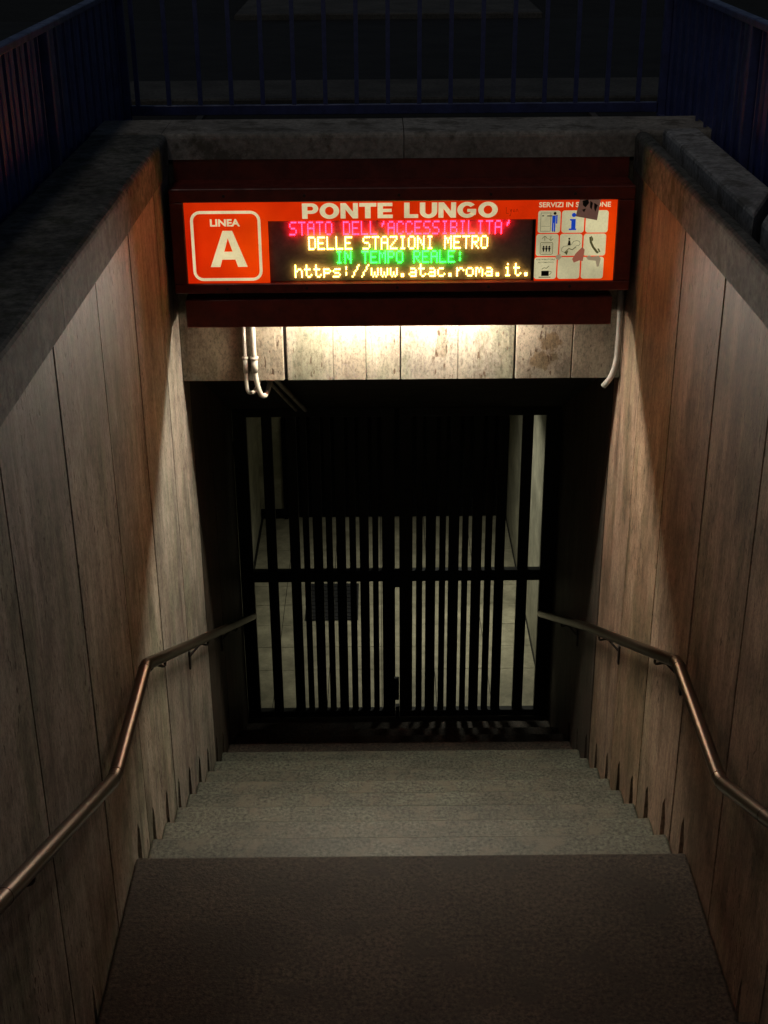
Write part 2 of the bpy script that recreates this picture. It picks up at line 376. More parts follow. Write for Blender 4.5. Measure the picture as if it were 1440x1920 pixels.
# ------------------------------------------------------------------ ledge and lintel over the entrance
led = thing('ledge', 'pale concrete ledge crossing above the illuminated sign', 'ledge', (.1, 6.58, -1.24))
for a, b in ((-1.30, WL-.014+.0), (WL-.012, .118), (.122, WR+.012), (WR+.014, 1.52)):
    bm = bmesh.new(); longbox(bm, a, b, 6.40, 6.80, -1.236, ZC, .022, 3, 0)
    for v in bm.verts: v.co.z += random.uniform(-.001, .001)
    finish('ledge_stone', bm, M['ledge'], led)
boxo('beam', -1.36, 1.57, 6.46, 6.80, -1.6, -1.238, M['core'], led)
lin = thing('lintel', 'pale pitted travertine lintel lit from above, over the dark gateway', 'lintel', (.1, 6.5, -2.315))
for a, b in ((WL+.001, -.466), (-.451, -.226), (-.2245, -.066), (-.0645, .0995), (.1065, .382), (.3835, .657), (.665, .939), (.9405, WR-.001)):
    bm = bmesh.new(); box(bm, a, b, 6.43, 6.46, -2.315, -1.26, .004, 1); finish('travertine_slab', bm, M['lintel'], lin)
boxo('beam', WL+.002, WR-.002, 6.4605, 6.62, -2.312, -1.61, M['core'], lin)
for i, (x, z0) in enumerate(((-.235, -2.2), (-.07, -2.0), (.385, -2.31))):   # hairline cracks as recessed lines are in the grain
    pass
# dark sloping ceiling over the lower flight
bm = bmesh.new(); prism(bm, [(6.6205, -2.312), (8.36, -3.20), (8.62, -3.20), (8.62, -1.6), (6.6205, -1.6)], 'x', WL-.03, WR+.03)
tagit(finish('ceiling', bm, M['ceil']), kind='structure')
# roof slab of the underpass so that no sky leaks in
tagit(boxo('roof_slab', -1.5, 1.62, 6.81, 14.5, -2.0, -1.52, M['core']), kind='structure')

# ------------------------------------------------------------------ corridor beyond the gate
XL2 = -1.12; YB = 11.8
cf = thing('corridor_floor', 'tan tiled corridor floor seen through the gate', None, (0, 10, ZF), kind='structure')
ysx = [8.47, 9.05, 9.39, 9.73, 10.07, 10.4, 10.73, 11.07, 11.4, YB]; xsx = [-1.10, -.80, -.4, 0., .4, .8, 1.17]
for i in range(len(ysx)-1):
    for j in range(len(xsx)-1):
        boxo('floor_tile', xsx[j]+.0025, xsx[j+1]-.0025, ysx[i]+.0025, ysx[i+1]-.0025, ZF-.02, ZF+.004+random.uniform(-.0008, .0008), M['tile'], cf)
boxo('bed', -1.3, 1.3, 8.551, 14.5, ZF-.25, ZF-.001, M['soil'], cf)
def cwall(label, x0, x1):
    r = thing('corridor_wall', label, 'wall', ((x0+x1)/2, 10, ZF))
    xi = x1 if x0 < 0 else x0
    zz = [ZF, -4.95, -4.3, -3.65, -3.0]
    yy = [8.43, 9.3, 10.2, 11.1, YB] if x0 > 0 else [8.43, 9.5, 10.6, YB]
    for a, b in zip(yy, yy[1:]):
        X0, X1 = (xi, xi+.02) if x0 > 0 else (xi-.02, xi)
        boxo('wall_panel', X0, X1, a+.002, b-.002, ZF+.002, -3.0, M['corr'], r)
    boxo('wall_core', *((xi+.022, x1) if x0 > 0 else (x0, xi-.022)), 8.43, 14.5, ZF-.2, -1.6, M['core'], r)
    return r
cwall('pale corridor wall right of the floor beyond the gate', WR, 1.6)
cwall('pale corridor wall left of the floor beyond the gate', -1.5, XL2)
bw = thing('end_wall', 'pale pier at the far left end of the corridor beside the dark opening', 'wall', (-1.0, 12, ZF))
boxo('pier', XL2-.02, -.905, YB-.05, 12.3, ZF-.1, -3.0, M['corr'], bw)
boxo('plinth', XL2+.003, -.906, YB-.065, YB-.0505, ZF+.006, ZF+.10, M['board'], bw)
tagit(boxo('far_wall', -1.3, 1.5, 13.9, 14.4, ZF-.2, -1.6, M['board']), 'dark far wall closing the passage behind the gate', 'wall')
tagit(boxo('corridor_ceiling', -1.3, 1.4, 8.622, 14.4, -3.0, -2.8, M['ceil']), kind='structure')
tagit(boxo('far_step', -.79, 1.17, YB+.003, 13.89, ZF-.2, ZF+.05, M['board']), kind='structure')
# black slatted screen put in for the dark far end of the corridor
hb = thing('dark_end_screen', 'black slatted stand-in shutter at the far end of the tiled corridor', 'screen', (0, 11.7, ZF))
z = ZF + .012
while z < -4.66:
    boxo('slat', -.86, 1.15, 11.745+.004*(int(z*100) % 2), 11.785, z, z+.094, M['board'], hb, .006); z += .099
boxo('guide', -.90, -.865, 11.72, 11.79, ZF+.006, -4.60, M['board'], hb); boxo('guide', 1.1505, 1.176, 11.72, 11.79, ZF+.006, -4.60, M['board'], hb)
boxo('far_beam', -.90, 1.176, 11.80, 12.0, -4.65, -3.0, M['board'], hb)
dm = thing('doormat', 'small dark mat lying on the tiled floor behind the gate', 'mat', (-.42, 10.1, ZF))
bm = bmesh.new(); box(bm, -.62, -.19, 9.80, 10.42, ZF+.006, ZF+.018, .004); finish('mat_pad', bm, M['mat'], dm)
for i in range(9):
    boxo('rib', -.60, -.21, 9.84+i*.064, 9.865+i*.064, ZF+.0185, ZF+.023, M['mat'], dm)
# tube lamp on the corridor ceiling (it is what lights the corridor)
cl = thing('ceiling_lamp', 'lit tube lamp on the corridor ceiling behind the gate', 'lamp', (.55, 9.7, -3.05))
boxo('lamp_body', .50, .60, 9.35, 10.45, -3.045, -3.001, M['pvc2'], cl)
bm = bmesh.new(); tube(bm, [(.55, 9.38, -3.07), (.55, 10.42, -3.07)], .016, 10); 
M['tube2'] = flat('corridor_tube', (.9, .9, .85), .4, (.96, 1., .80), 5.)
finish('lamp_tube', bm, M['tube2'], cl, True)
ad = bpy.data.lights.new('lamp_light', 'AREA'); ad.shape = 'RECTANGLE'; ad.spread = math.radians(95); ad.size = .05; ad.size_y = 1.0; ad.energy = 14; ad.color = (1., .98, .80)
ao = bpy.data.objects.new('lamp_light', ad); C.objects.link(ao); ao.parent = cl; ao.location = (0, 0, -.04)

# ------------------------------------------------------------------ gate
gate = thing('folding_gate', 'closed black metal bar gate across the foot of the stairs', 'gate', (.1, YG, ZF))
F_, R_, U_ = Fv, Rv, Uv
def ugx(u, v=1200, y=YG):     # measured photo column -> metric x in the gate's plane
    d = Fv + Rv*((u-720)/2598) + Uv*((960-v)/2598); return (d*(y/d.y)).x
GZ0, GZ1 = ZF+.015, -3.235
edges = [(459, 483, .05), (509, 527, .035), (551, 569, .04)]
a0 = [575.5, 586.7, 593.3, 610.4, 616.7, 628.4, 635.1, 652.2, 658.9, 670.7, 677.1, 694, 700.4, 711.1, 717.8, 741]
edges += [(a0[i], a0[i+1], .03) for i in range(0, len(a0)-1, 2)]
b0 = [749, 772.9, 779.6, 791.1, 796.9, 815.1, 821.6, 833.1, 838.2, 857.1, 862.7, 873.8, 880.2, 898.2, 904.4, 916.7, 922.7, 940]
edges += [(b0[i], b0[i+1], .03) for i in range(0, len(b0)-1, 2)]
edges += [(964, 983.3, .035), (1005.6, 1034, .05)]
for i, (u0, u1, d) in enumerate(edges):
    x0, x1 = ugx(u0), ugx(u1)
    post = i in (0, len(edges)-1)
    boxo('post' if post else 'bar', x0, x1, YG-d/2, YG+d/2, GZ0, GZ1+(.03 if post else 0), M['black'], gate, .003)
xa, xm0, xm1, xb = ugx(483)-.002, ugx(741), ugx(749), ugx(1005.6)+.002
for z0, z1 in ((-4.475, -4.395), (GZ0+.01, GZ0+.06), (GZ1-.03, GZ1+.03)):
    boxo('cross_rail', xa, xm0-.001, YG-.027, YG+.027, z0, z1, M['black'], gate, .003)
    boxo('cross_rail', xm1+.0, xb, YG-.027, YG+.027, z0, z1, M['black'], gate, .003)
boxo('drop_bolt', xm0+.001, xm1-.001, YG-.02, YG+.02, GZ0-.005, GZ0+.09, M['black'], gate)
boxo('lock_box', ugx(738), ugx(750), YG-.05, YG-.028, -4.51, -4.37, M['black'], gate, .004)
boxo('lock_box', ugx(738), ugx(748), YG-.05, YG-.018, -5.42, -5.24, M['black'], gate, .004)
boxo('hinge', WL+.003, ugx(459), YG-.02, YG+.02, -3.53, -3.44, M['black'], gate)
boxo('hinge', ugx(1034), WR-.003, YG-.02, YG+.02, -3.53, -3.44, M['black'], gate)
boxo('side_plate', ugx(1034)+.001, WR-.004, YG-.012, YG+.012, GZ0, GZ1, M['black'], gate)
boxo('top_plate', WL+.004, WR-.004, YG-.012, YG+.012, GZ1+.031, -3.19, M['black'], gate)

# ------------------------------------------------------------------ handrails
def handrail(label, X, pts, brs, wallx):
    r = thing('handrail', label, 'handrail', (X, 4, ZL), 'handrails along the stairs')
    bm = bmesh.new(); path = smooth_path([(X, *p) for p in pts], .045, 6); tube(bm, path, .0235, 20); finish('rail_tube', bm, M['steel'], r, True)
    for (yy, zz) in pts[1:-1]:
        i = min(range(len(path)), key=lambda q: (path[q]-Vector((X, yy, zz))).length); d = (path[i+2 if i+2 < len(path) else i]-path[i-2]).normalized()
        for q in (i-5, i+5):
            if 0 < q < len(path)-1:
                dd = (path[q+1]-path[q-1]).normalized(); bm = bmesh.new(); tube(bm, [path[q]-dd*.003, path[q]+dd*.003], .0243, 20); finish('weld', bm, M['steel'], r, True)
    def rz(y):
        for (a, b), (c, d) in zip(pts, pts[1:]):
            if a <= y <= c: return b+(d-b)*(y-a)/(c-a)
    sg = 1 if wallx > X else -1
    for y in brs:
        z = rz(y); bm = bmesh.new()
        tube(bm, smooth_path([(X, y+.16, rz(y+.16)-.018), (X, y+.155, rz(y+.155)-.05), (X+sg*.03, y+.10, z-.085), (wallx-sg*.006, y, z-.10)], .02, 3), .006, 8)
        b = finish('bracket', bm, M['iron'], r, True)
        bm = bmesh.new(); xx = sorted((wallx-sg*.002, wallx-sg*.011)); box(bm, xx[0], xx[1], y-.014, y+.014, z-.17, z-.065, .002)
        o = bpy.data.objects.new('wall_plate', None) if False else finish('wall_plate', bm, M['iron'], b)
    return r
handrail('bent steel handrail fixed along the left wall', -.885, [(-.6, -.72), (2.512, -2.168), (3.766, -2.74), (4.46, -2.727), (8.34, -4.72)], [.6, 1.75, 2.62, 4.70, 5.95, 7.2], WL)
handrail('bent steel handrail fixed along the right wall', 1.10, [(-.6, -.66), (3.203, -2.49), (3.70, -2.728), (4.42, -2.712), (6.454, -3.733), (8.36, -4.73)], [.6, 1.75, 2.75, 4.63, 5.90, 7.2], WR)

# ------------------------------------------------------------------ street railings
def railing(label, X, ylo, yhi, inner, panel):
    r = thing('railing', label, 'railing', (X, (ylo+yhi)/2, -1.25), 'blue railings round the stairwell')
    n = int((yhi-ylo)/.172)
    bm = bmesh.new(); box(bm, -.006, .006, -.0075, .0075, 0, .62); me = bpy.data.meshes.new('bar'); bm.to_mesh(me); bm.free(); me.materials.append(M['blue'])
    for i in range(n+1):
        link('bar', me, r, (X, yhi-i*.172, -1.225))
    boxo('bottom_rail', X-.016, X+.016, ylo, yhi, -1.25, -1.226, M['blue'], r, .003)
    boxo('top_rail', X-.022, X+.022, ylo, yhi, -.604, -.575, M['blue'], r, .004)
    for y in [yhi, 5.74, 3.9, 2.0, .2, ylo]:
        boxo('post', X-.02, X+.02, y-.02, y+.02, -1.32, -.574, M['blue'], r, .003)
    if panel:
        xo = X - inner*.021
        boxo('sheet_panel', min(xo, xo-inner*.003), max(xo, xo-inner*.003), ylo, yhi, -1.24, -.606, M['blue_sheet'], r)
    return r
railing('blue barred railing with sheet infill along the left coping', -1.312, -.9, 7.5, 1, True)
railing('blue barred railing with sheet infill along the right coping', 1.495, -.9, 7.5, -1, True)
rb = thing('railing', 'blue open bar railing behind the ledge above the sign', 'railing', (.1, 7.5, -1.25), 'blue railings round the stairwell')
bm = bmesh.new(); box(bm, -.011, .011, -.011, .011, 0, .60); me = bpy.data.meshes.new('bar'); bm.to_mesh(me); bm.free(); me.materials.append(M['blue'])
x = -1.255
while x < 1.47:
    link('bar', me, rb, (x, 7.5, -1.18)); x += .164
boxo('bottom_rail', -1.29, 1.472, 7.484, 7.516, -1.215, -1.165, M['blue'], rb, .003)
boxo('top_rail', -1.289, 1.471, 7.475, 7.525, -.61, -.575, M['blue'], rb, .004)

# ------------------------------------------------------------------ illuminated sign
YS = 6.2
sign = thing('station_sign', 'long red illuminated metro station sign with orange panel and electronic text above the entrance', 'sign', (.1, YS, -1.80))
X0, X1, Z0, Z1 = -.934, 1.150, -1.80, -1.328
PX0, PX1, PZ0, PZ1 = -.872, 1.074, -1.757, -1.385
bm = bmesh.new(); box(bm, X0, X1, YS+.03, 6.428, Z0, Z1, .004); finish('housing', bm, M['red'], sign)
def frame_piece(*a): boxo('frame', *a, M['red'], sign, .004)
frame_piece(X0, X1, YS-.012, YS+.0295, PZ1, Z1+.004)
frame_piece(X0, X1, YS-.012, YS+.0295, Z0-.002, PZ0)
frame_piece(X0, PX0, YS-.012, YS+.0295, PZ0+.0005, PZ1-.0005)
frame_piece(PX1, X1, YS-.012, YS+.0295, PZ0+.0005, PZ1-.0005)
LX0, LX1, LZ0, LZ1 = -.497, .712, PZ0+.003, -1.472
boxo('top_cover', X0, X1, 6.404, 6.4275, Z1+.0005, -1.2375, M['red'], sign)
bm = bmesh.new(); tube(bm, [(0, 0, 0), (0, -.003, 0)], .007, 10); me_s = bpy.data.meshes.new('screw'); bm.to_mesh(me_s); bm.free(); me_s.materials.append(M['iron'])
for x in (-.69, -.32, .09, .5, .88):
    for z in (-1.779, -1.356): link('screw', me_s, sign, (x+random.uniform(-.01, .01), YS-.0122, z))
# orange panel around the display
bm = bmesh.new()
pan = [(PX0+.0005, PZ0+.0005), (LX0, PZ0+.0005), (LX0, LZ1), (LX1, LZ1), (LX1, PZ0+.0005), (PX1-.0005, PZ0+.0005), (PX1-.0005, PZ1-.0005), (PX0+.0005, PZ1-.0005)]
prism(bm, pan, 'y', YS, YS+.006)
pn = finish('orange_panel', bm, M['panel'], sign)
YP = YS - .0008
def film(name, polys, mat, parent, y=YP, t=.0006):
    bm = bmesh.new()
    for i, p in enumerate(polys): prism(bm, p, 'y', y-t, y)
    return finish(name, bm, mat, parent)
def text(name, s, x0, x1, z0, z1, mat, parent, off=.0, y=YP, italic=0.):
    cu = bpy.data.curves.new(name, 'FONT'); cu.body = s; cu.size = 1; cu.offset = off; cu.extrude = 0
    o = bpy.data.objects.new(name, cu); C.objects.link(o)
    dg = bpy.context.evaluated_depsgraph_get(); me = bpy.data.meshes.new_from_object(o.evaluated_get(dg))
    bpy.data.objects.remove(o)
    xs = [v.co.x for v in me.vertices]; ys = [v.co.y for v in me.vertices]
    ax, bx, ay, by = min(xs), max(xs), min(ys), max(ys)
    for v in me.vertices:
        v.co = Vector((x0+(v.co.x-ax)/(bx-ax)*(x1-x0), y-.0007, z0+(v.co.y-ay)/(by-ay)*(z1-z0)))
    me.materials.clear(); me.materials.append(mat); me.name = name
    return link(name, me, parent)
def rrect(x0, x1, z0, z1, r, n=5):
    out = []
    for cx, cz, a in ((x1-r, z1-r, 0), (x0+r, z1-r, 90), (x0+r, z0+r, 180), (x1-r, z0+r, 270)):
        for k in range(n+1):
            t = math.radians(a+90*k/n); out.append((cx+r*math.cos(t), cz+r*math.sin(t)))
    return out
def rring(name, x0, x1, z0, z1, r, w, mat, parent, y=YP):
    A = rrect(x0, x1, z0, z1, r); B = rrect(x0+w, x1-w, z0+w, z1-w, max(r-w, .001)); bm = bmesh.new(); n = len(A)
    va = [[bm.verts.new((p[0], yy, p[1])) for p in L] for yy in (y-.0006, y) for L in (A, B)]
    for i in range(n):
        j = (i+1) % n
        bm.faces.new((va[0][i], va[0][j], va[1][j], va[1][i])); bm.faces.new((va[2][i], va[2][j], va[3][j], va[3][i]))
        bm.faces.new((va[0][i], va[0][j], va[2][j], va[2][i])); bm.faces.new((va[1][i], va[1][j], va[3][j], va[3][i]))
    return finish(name, bm, mat, parent)
# heavy letters drawn as outlines (x in 0..w, z in 0..1)
def arcp(cx, cz, rx, rz, a0, a1, n=12): return [(cx+rx*math.cos(math.radians(a0+(a1-a0)*k/n)), cz+rz*math.sin(math.radians(a0+(a1-a0)*k/n))) for k in range(n+1)]
def ringstrip(outer, inner):   # quads between two equal-length polylines
    return [[outer[i], outer[i+1], inner[i+1], inner[i]] for i in range(len(outer)-1)]
def LT(ch):
    b = .29
    if ch == 'I': return .32, [[(0, 0), (.3, 0), (.3, 1), (0, 1)]]
    if ch == 'L': return .78, [[(0, 0), (.76, 0), (.76, .24), (b, .24), (b, 1), (0, 1)]]
    if ch == 'T': return .92, [[(.31, 0), (.61, 0), (.61, .76), (.92, .76), (.92, 1), (0, 1), (0, .76), (.31, .76)]]
    if ch == 'E': return .82, [[(0, 0), (.82, 0), (.82, .23), (b, .23), (b, .40), (.76, .40), (.76, .61), (b, .61), (b, .78), (.80, .78), (.80, 1), (0, 1)]]
    if ch == 'N': return .95, [[(0, 0), (.27, 0), (.27, .58), (.66, 0), (.95, 0), (.95, 1), (.68, 1), (.68, .43), (.29, 1), (0, 1)]]
    if ch == 'O':
        return 1.06, ringstrip(arcp(.53, .5, .53, .52, 0, 360, 28), arcp(.53, .5, .235, .275, 0, 360, 28))
    if ch == 'U':
        o = [(0, 1)]+arcp(.47, .42, .47, .44, 180, 360, 16)+[(.94, 1)]; i = [(.29, 1)]+arcp(.47, .42, .18, .20, 180, 360, 16)+[(.65, 1)]
        return .94, ringstrip(o, i)
    if ch == 'P':
        o = [(.29, 1)]+arcp(.52, .66, .36, .34, 90, -90, 12)+[(.29, .32)]; i = [(.29, .79)]+arcp(.50, .66, .10, .13, 90, -90, 12)+[(.29, .53)]
        return .88, [[(0, 0), (.29, 0), (.29, 1), (0, 1)]]+ringstrip(o, i)
    if ch == 'G':
        o = arcp(.53, .5, .53, .52, 40, 322, 24); i = arcp(.53, .5, .235, .275, 40, 322, 24)
        return 1.06, ringstrip(o, i)+[[(.55, .30), (.99, .12), (1.01, .16), (1.01, .55), (.55, .55)][i2] and p for i2, p in ()] + [[(.73, .22), (1.0, .17), (1.02, .34), (1.02, .34), ][0:3]+[(1.02, .36), (.73, .36)], [(.54, .3605), (1.02, .3605), (1.02, .56), (.54, .56)]]
def word(s, x0, x1, z0, z1, mat, parent, gap=.07, spacew=.55):
    tot = 0; items = []
    for ch in s:
        if ch == ' ': tot += spacew; continue
        w, polys = LT(ch); items.append((tot, polys, ch)); tot += w+gap
    tot -= gap; sx = (x1-x0)/tot; sz = z1-z0
    for off, polys, ch in items:
        bm = bmesh.new()
        for i, p in enumerate(polys):
            vs = [bm.verts.new((x0+(off+a)*sx, YP-.0008, z0+c*sz)) for a, c in p]
            try: bm.faces.new(vs)
            except ValueError: pass
        bmesh.ops.remove_doubles(bm, verts=bm.verts, dist=1e-5)
        finish('letter', bm, mat, parent)
word('PONTE LUNGO', -.341, .537, -1.462, -1.393, M['cream'], pn)
rring('line_frame', -.846, -.530, -1.745, -1.424, .045, .013, M['cream'], pn)
text('lettering', 'LINEA', -.757, -.623, -1.494, -1.461, M['cream'], pn, .035)
# big letter A
ax0, ax1, az0, az1 = -.765, -.597, -1.680, -1.514
def A(a, c): return (ax0+a*(ax1-ax0), az0+c*(az1-az0))
bm = bmesh.new()
for p in ([(0, 0), (.26, 0), (.5, .80), (.37, 1)], [(1, 0), (.63, 1), (.5, .80), (.74, 0)], [(.37, 1), (.5, .80), (.63, 1)], [(.322, .205), (.6785, .205), (.612, .425), (.3885, .425)]):
    bm.faces.new([bm.verts.new((A(*q)[0], YP-.0008, A(*q)[1])) for q in p])
bmesh.ops.remove_doubles(bm, verts=bm.verts, dist=1e-5); finish('letter', bm, M['cream'], pn)
text('lettering', 'SERVIZI IN STAZIONE', .722, 1.044, -1.419, -1.396, M['cream'], pn, .02)
# service tiles
tx = [.720, .827, .935]; tz = [-1.535, -1.641, -1.748]; tw = .101
tiles = {}
for j in range(3):
    for i in range(3):
        sx = -.0045*j
        tiles[i, j] = film('service_tile', [rrect(tx[i]+sx, tx[i]+sx+tw, tz[j], tz[j]+tw, .012)], M['creamtile'], pn)
YT = YP-.0014
def T(i, j, pts): return [(tx[i]-.0045*j+a*tw, tz[j]+c*tw) for a, c in pts]
def circ(i, j, cx, cz, r, n=14): return T(i, j, [(cx+r*math.cos(2*math.pi*k/n), cz+r*math.sin(2*math.pi*k/n)) for k in range(n)])
def rect(i, j, a, b, c, d): return T(i, j, [(a, c), (b, c), (b, d), (a, d)])
def line(i, j, pts, w):
    out = []
    for (a, b), (c, d) in zip(pts, pts[1:]):
        L = math.hypot(c-a, d-b) or 1; nx, nz = -(d-b)/L*w/2, (c-a)/L*w/2
        out.append(T(i, j, [(a+nx, b+nz), (c+nx, d+nz), (c-nx, d-nz), (a-nx, b-nz)]))
    return out
g = tiles[0, 0]
film('pictogram', line(0, 0, [(.12, .08), (.12, .9)], .02)+line(0, 0, [(.56, .08), (.56, .9)], .02)+line(0, 0, [(.12, .9), (.56, .9)], .02)+line(0, 0, [(.11, .08), (.57, .08)], .02)+line(0, 0, [(.15, .3), (.53, .3)], .012), M['outline'], g, YT)
film('pictogram', [rect(0, 0, .63, .78, .45, .78), rect(0, 0, .63, .695, .08, .449), rect(0, 0, .715, .78, .08, .449), rect(0, 0, .80, .86, .42, .78)], M['print_blue'], g, YT)
film('pictogram', [circ(0, 0, .745, .88, .065), rect(0, 0, .40, .62, .745, .785), rect(0, 0, .17, .26, .75, .79), rect(0, 0, .781, .87, .781, .80), rect(0, 0, .655, .70, .05, .08), rect(0, 0, .735, .78, .05, .08)], M['print_black'], g, YT)
g = tiles[1, 0]
film('pictogram', [circ(1, 0, .53, .80, .095), T(1, 0, [(.33, .12), (.66, .12), (.66, .19), (.62, .19), (.62, .62), (.36, .62), (.36, .56), (.43, .54), (.43, .19), (.33, .19)])], M['print_blue'], g, YT)
g = tiles[0, 1]
rring('pictogram', tx[0]-.0045+.18*tw, tx[0]-.0045+.76*tw, tz[1]+.07*tw, tz[1]+.63*tw, .007, .0022, M['print_grey'], g, YT)
rring('pictogram', tx[0]-.0045+.25*tw, tx[0]-.0045+.69*tw, tz[1]+.14*tw, tz[1]+.56*tw, .005, .001, M['outline'], g, YT)
pp = []
for cx in (.34, .47, .60): pp += [circ(0, 1, cx, .43, .042, 10), rect(0, 1, cx-.052, cx+.052, .30, .385), rect(0, 1, cx-.03, cx+.03, .20, .2995)]
film('pictogram', pp, M['print_black'], g, YT)
film('pictogram', line(0, 1, [(.38, .70), (.38, .90)], .022)+line(0, 1, [(.26, .79), (.37, .915)], .022)+line(0, 1, [(.50, .79), (.39, .915)], .022)+line(0, 1, [(.65, .72), (.65, .90)], .022)+line(0, 1, [(.55, .80), (.64, .70)], .022)+line(0, 1, [(.76, .80), (.66, .70)], .022), M['print_grey'], g, YT)
g = tiles[1, 1]
film('pictogram', [circ(1, 1, .42, .78, .045, 10), T(1, 1, [(.36, .48), (.50, .48), (.46, .70), (.39, .72)])], M['print_black'], g, YT)
film('pictogram', line(1, 1, [(.52, .50), (.62, .66), (.76, .70), (.88, .66), (.92, .55), (.86, .47), (.74, .46)], .02)[::1]+line(1, 1, [(.38, .46), (.20, .44), (.10, .34), (.10, .22), (.20, .17)], .02), M['outline'], g, YT)
film('pictogram', line(1, 1, [(.22, .14), (.42, .34), (.58, .28), (.74, .42)], .035), M['print_grey'], g, YT-.0009)
film('pictogram', [T(1, 1, [(.24, .14), (.34, .04), (.40, .26), (.30, .20)])], M['print_grey'], g, YT-.0018)
g = tiles[2, 1]
o = [(.24, .84), (.28, .60), (.40, .36), (.60, .12), (.66, .10)]; i_ = [(.33, .88), (.37, .64), (.48, .42), (.66, .20), (.72, .17)]
film('pictogram', [T(2, 1, q) for q in ringstrip(o, i_)]+[T(2, 1, [(.3305, .885), (.34, .91), (.42, .78), (.42, .70), (.376, .65)])]+[T(2, 1, [(.7205, .175), (.78, .16), (.72, .30), (.66, .34), (.64, .30)])], M['print_grey'], g, YT)
g = tiles[0, 2]
film('pictogram', [rect(0, 2, .33, .67, .14, .38), rect(0, 2, .22, .76, .07, .10)], M['print_black'], g, YT)
film('pictogram', line(0, 2, [(.68, .20), (.76, .24), (.78, .34), (.68, .36)], .02)+line(0, 2, [(.34, .45), (.44, .52), (.56, .50), (.66, .60)], .025), M['print_grey'], g, YT-.0007)
text('lettering', 'DISTRIBUTORE', tx[0]-.009+.08*tw, tx[0]-.009+.92*tw, tz[2]+.87*tw, tz[2]+.935*tw, M['print_grey'], g, .01, YT)
text('lettering', 'AUTOMATICO', tx[0]-.009+.16*tw, tx[0]-.009+.86*tw, tz[2]+.74*tw, tz[2]+.80*tw, M['print_grey'], g, .01, YT)
# stuck-on paper
st = finish('sticker', (lambda b: (prism(b, [(.905, -1.373), (.997, -1.385), (.985, -1.478), (.888, -1.460)], 'y', YS-.0048, YS-.0040), b)[1])(bmesh.new()), M['sticker'])
tagit(st, 'grubby brown square sticker stuck across the top right corner lettering of the sign', 'sticker')
for p in ([(.915, -1.39), (.94, -1.384), (.945, -1.40), (.93, -1.42), (.918, -1.41)], [(.95, -1.39), (.962, -1.40), (.958, -1.43), (.95, -1.42)], [(.968, -1.40), (.985, -1.41), (.975, -1.44), (.969, -1.425)], [(.915, -1.43), (.932, -1.425), (.925, -1.442)]):
    film('ink_mark', [p], M['print_black'], st, YS-.0050, .0003)
for k, (lab, mt, polys) in enumerate((('large torn reddish paper scrap stuck between the middle service tiles', M['torn2'], [[(.898, -1.628), (.925, -1.600), (.937, -1.612), (.931, -1.665), (.914, -1.662), (.890, -1.672), (.882, -1.655)]]),
        ('pale torn paper scrap below the telephone pictogram', M['torn'], [[(.945, -1.648), (.958, -1.638), (.972, -1.645), (1.004, -1.640), (1.012, -1.655), (1.006, -1.690), (.996, -1.692), (.99, -1.664), (.955, -1.660)]]),
        ('tiny torn paper scrap between the lift and escalator pictograms', M['torn'], [[(.806, -1.640), (.826, -1.630), (.835, -1.645), (.822, -1.660), (.808, -1.655)]]))):
    bm = bmesh.new()
    for p in polys: prism(bm, p, 'y', YS-.0052, YS-.0044)
    tagit(finish('paper_scrap', bm, mt), lab, 'scrap')
# handwriting
def scribble(name, strokes, ox, oz, s, w, y, mat, parent):
    bm = bmesh.new(); t = 0
    for stn in strokes:
        for (a, b), (c, d) in zip(stn, stn[1:]):
            L = math.hypot(c-a, d-b) or 1; nx, nz = -(d-b)/L*w/2, (c-a)/L*w/2; t += 1; yy = y-.00005*(t % 7)
            bm.faces.new([bm.verts.new((ox+(p)*s+nx*q, yy, oz+(r)*s+nz*q)) for p, r, q in ((a, b, 1), (c, d, 1), (c, d, -1), (a, b, -1))])
    return finish(name, bm, mat, parent)
LYON = [[(0, 1), (.02, .1), (.35, .08)], [(.5, .7), (.62, .35), (.75, .7)], [(.75, .7), (.6, -.25), (.45, -.2)], [(.95, .55), (1.15, .6), (1.2, .35), (1.0, .28), (.95, .55)], [(1.35, .25), (1.38, .6), (1.55, .62), (1.62, .3)]]
SIX9 = [[(.3, 1), (.05, .6), (.05, .15), (.35, .1), (.38, .4), (.08, .45)], [(.95, .6), (.65, .55), (.6, .9), (.9, 1), (.95, .6), (.85, 0)]]
slab = [c for c in lin.children][5]
scribble('handwriting', LYON, .42, -2.083, .045, .0022, 6.4288, M['pencil'], slab)
scribble('handwriting', SIX9, .447, -2.155, .05, .0022, 6.4288, M['pencil'], slab)
scribble('handwriting', LYON, .575, -1.448, .033, .0018, YS-.0012, M['pencil2'], pn)
scribble('scribble', [[(.0, .2), (.2, 1.), (.5, .2), (.8, .6), (1.0, .1), (.6, .0), (.2, .35)], [(1.2, .2), (1.4, .9), (1.7, .4), (1.5, .05), (1.2, .3)]], .13, -2.28, .07, .002, 6.4288, M['pencil'], slab)
slab1 = [c for c in lin.children][1]
scribble('scribble', [arcp(.4, .5, .4, .5, 20, -190, 10), arcp(1.3, .5, .25, .5, 200, -60, 8), [(1.9, 1), (1.95, .05), (2.2, .1)], arcp(3.1, .45, .3, .45, 90, 350, 9)], -.26, -2.30, .07, .0022, 6.4288, M['pencil'], slab1)

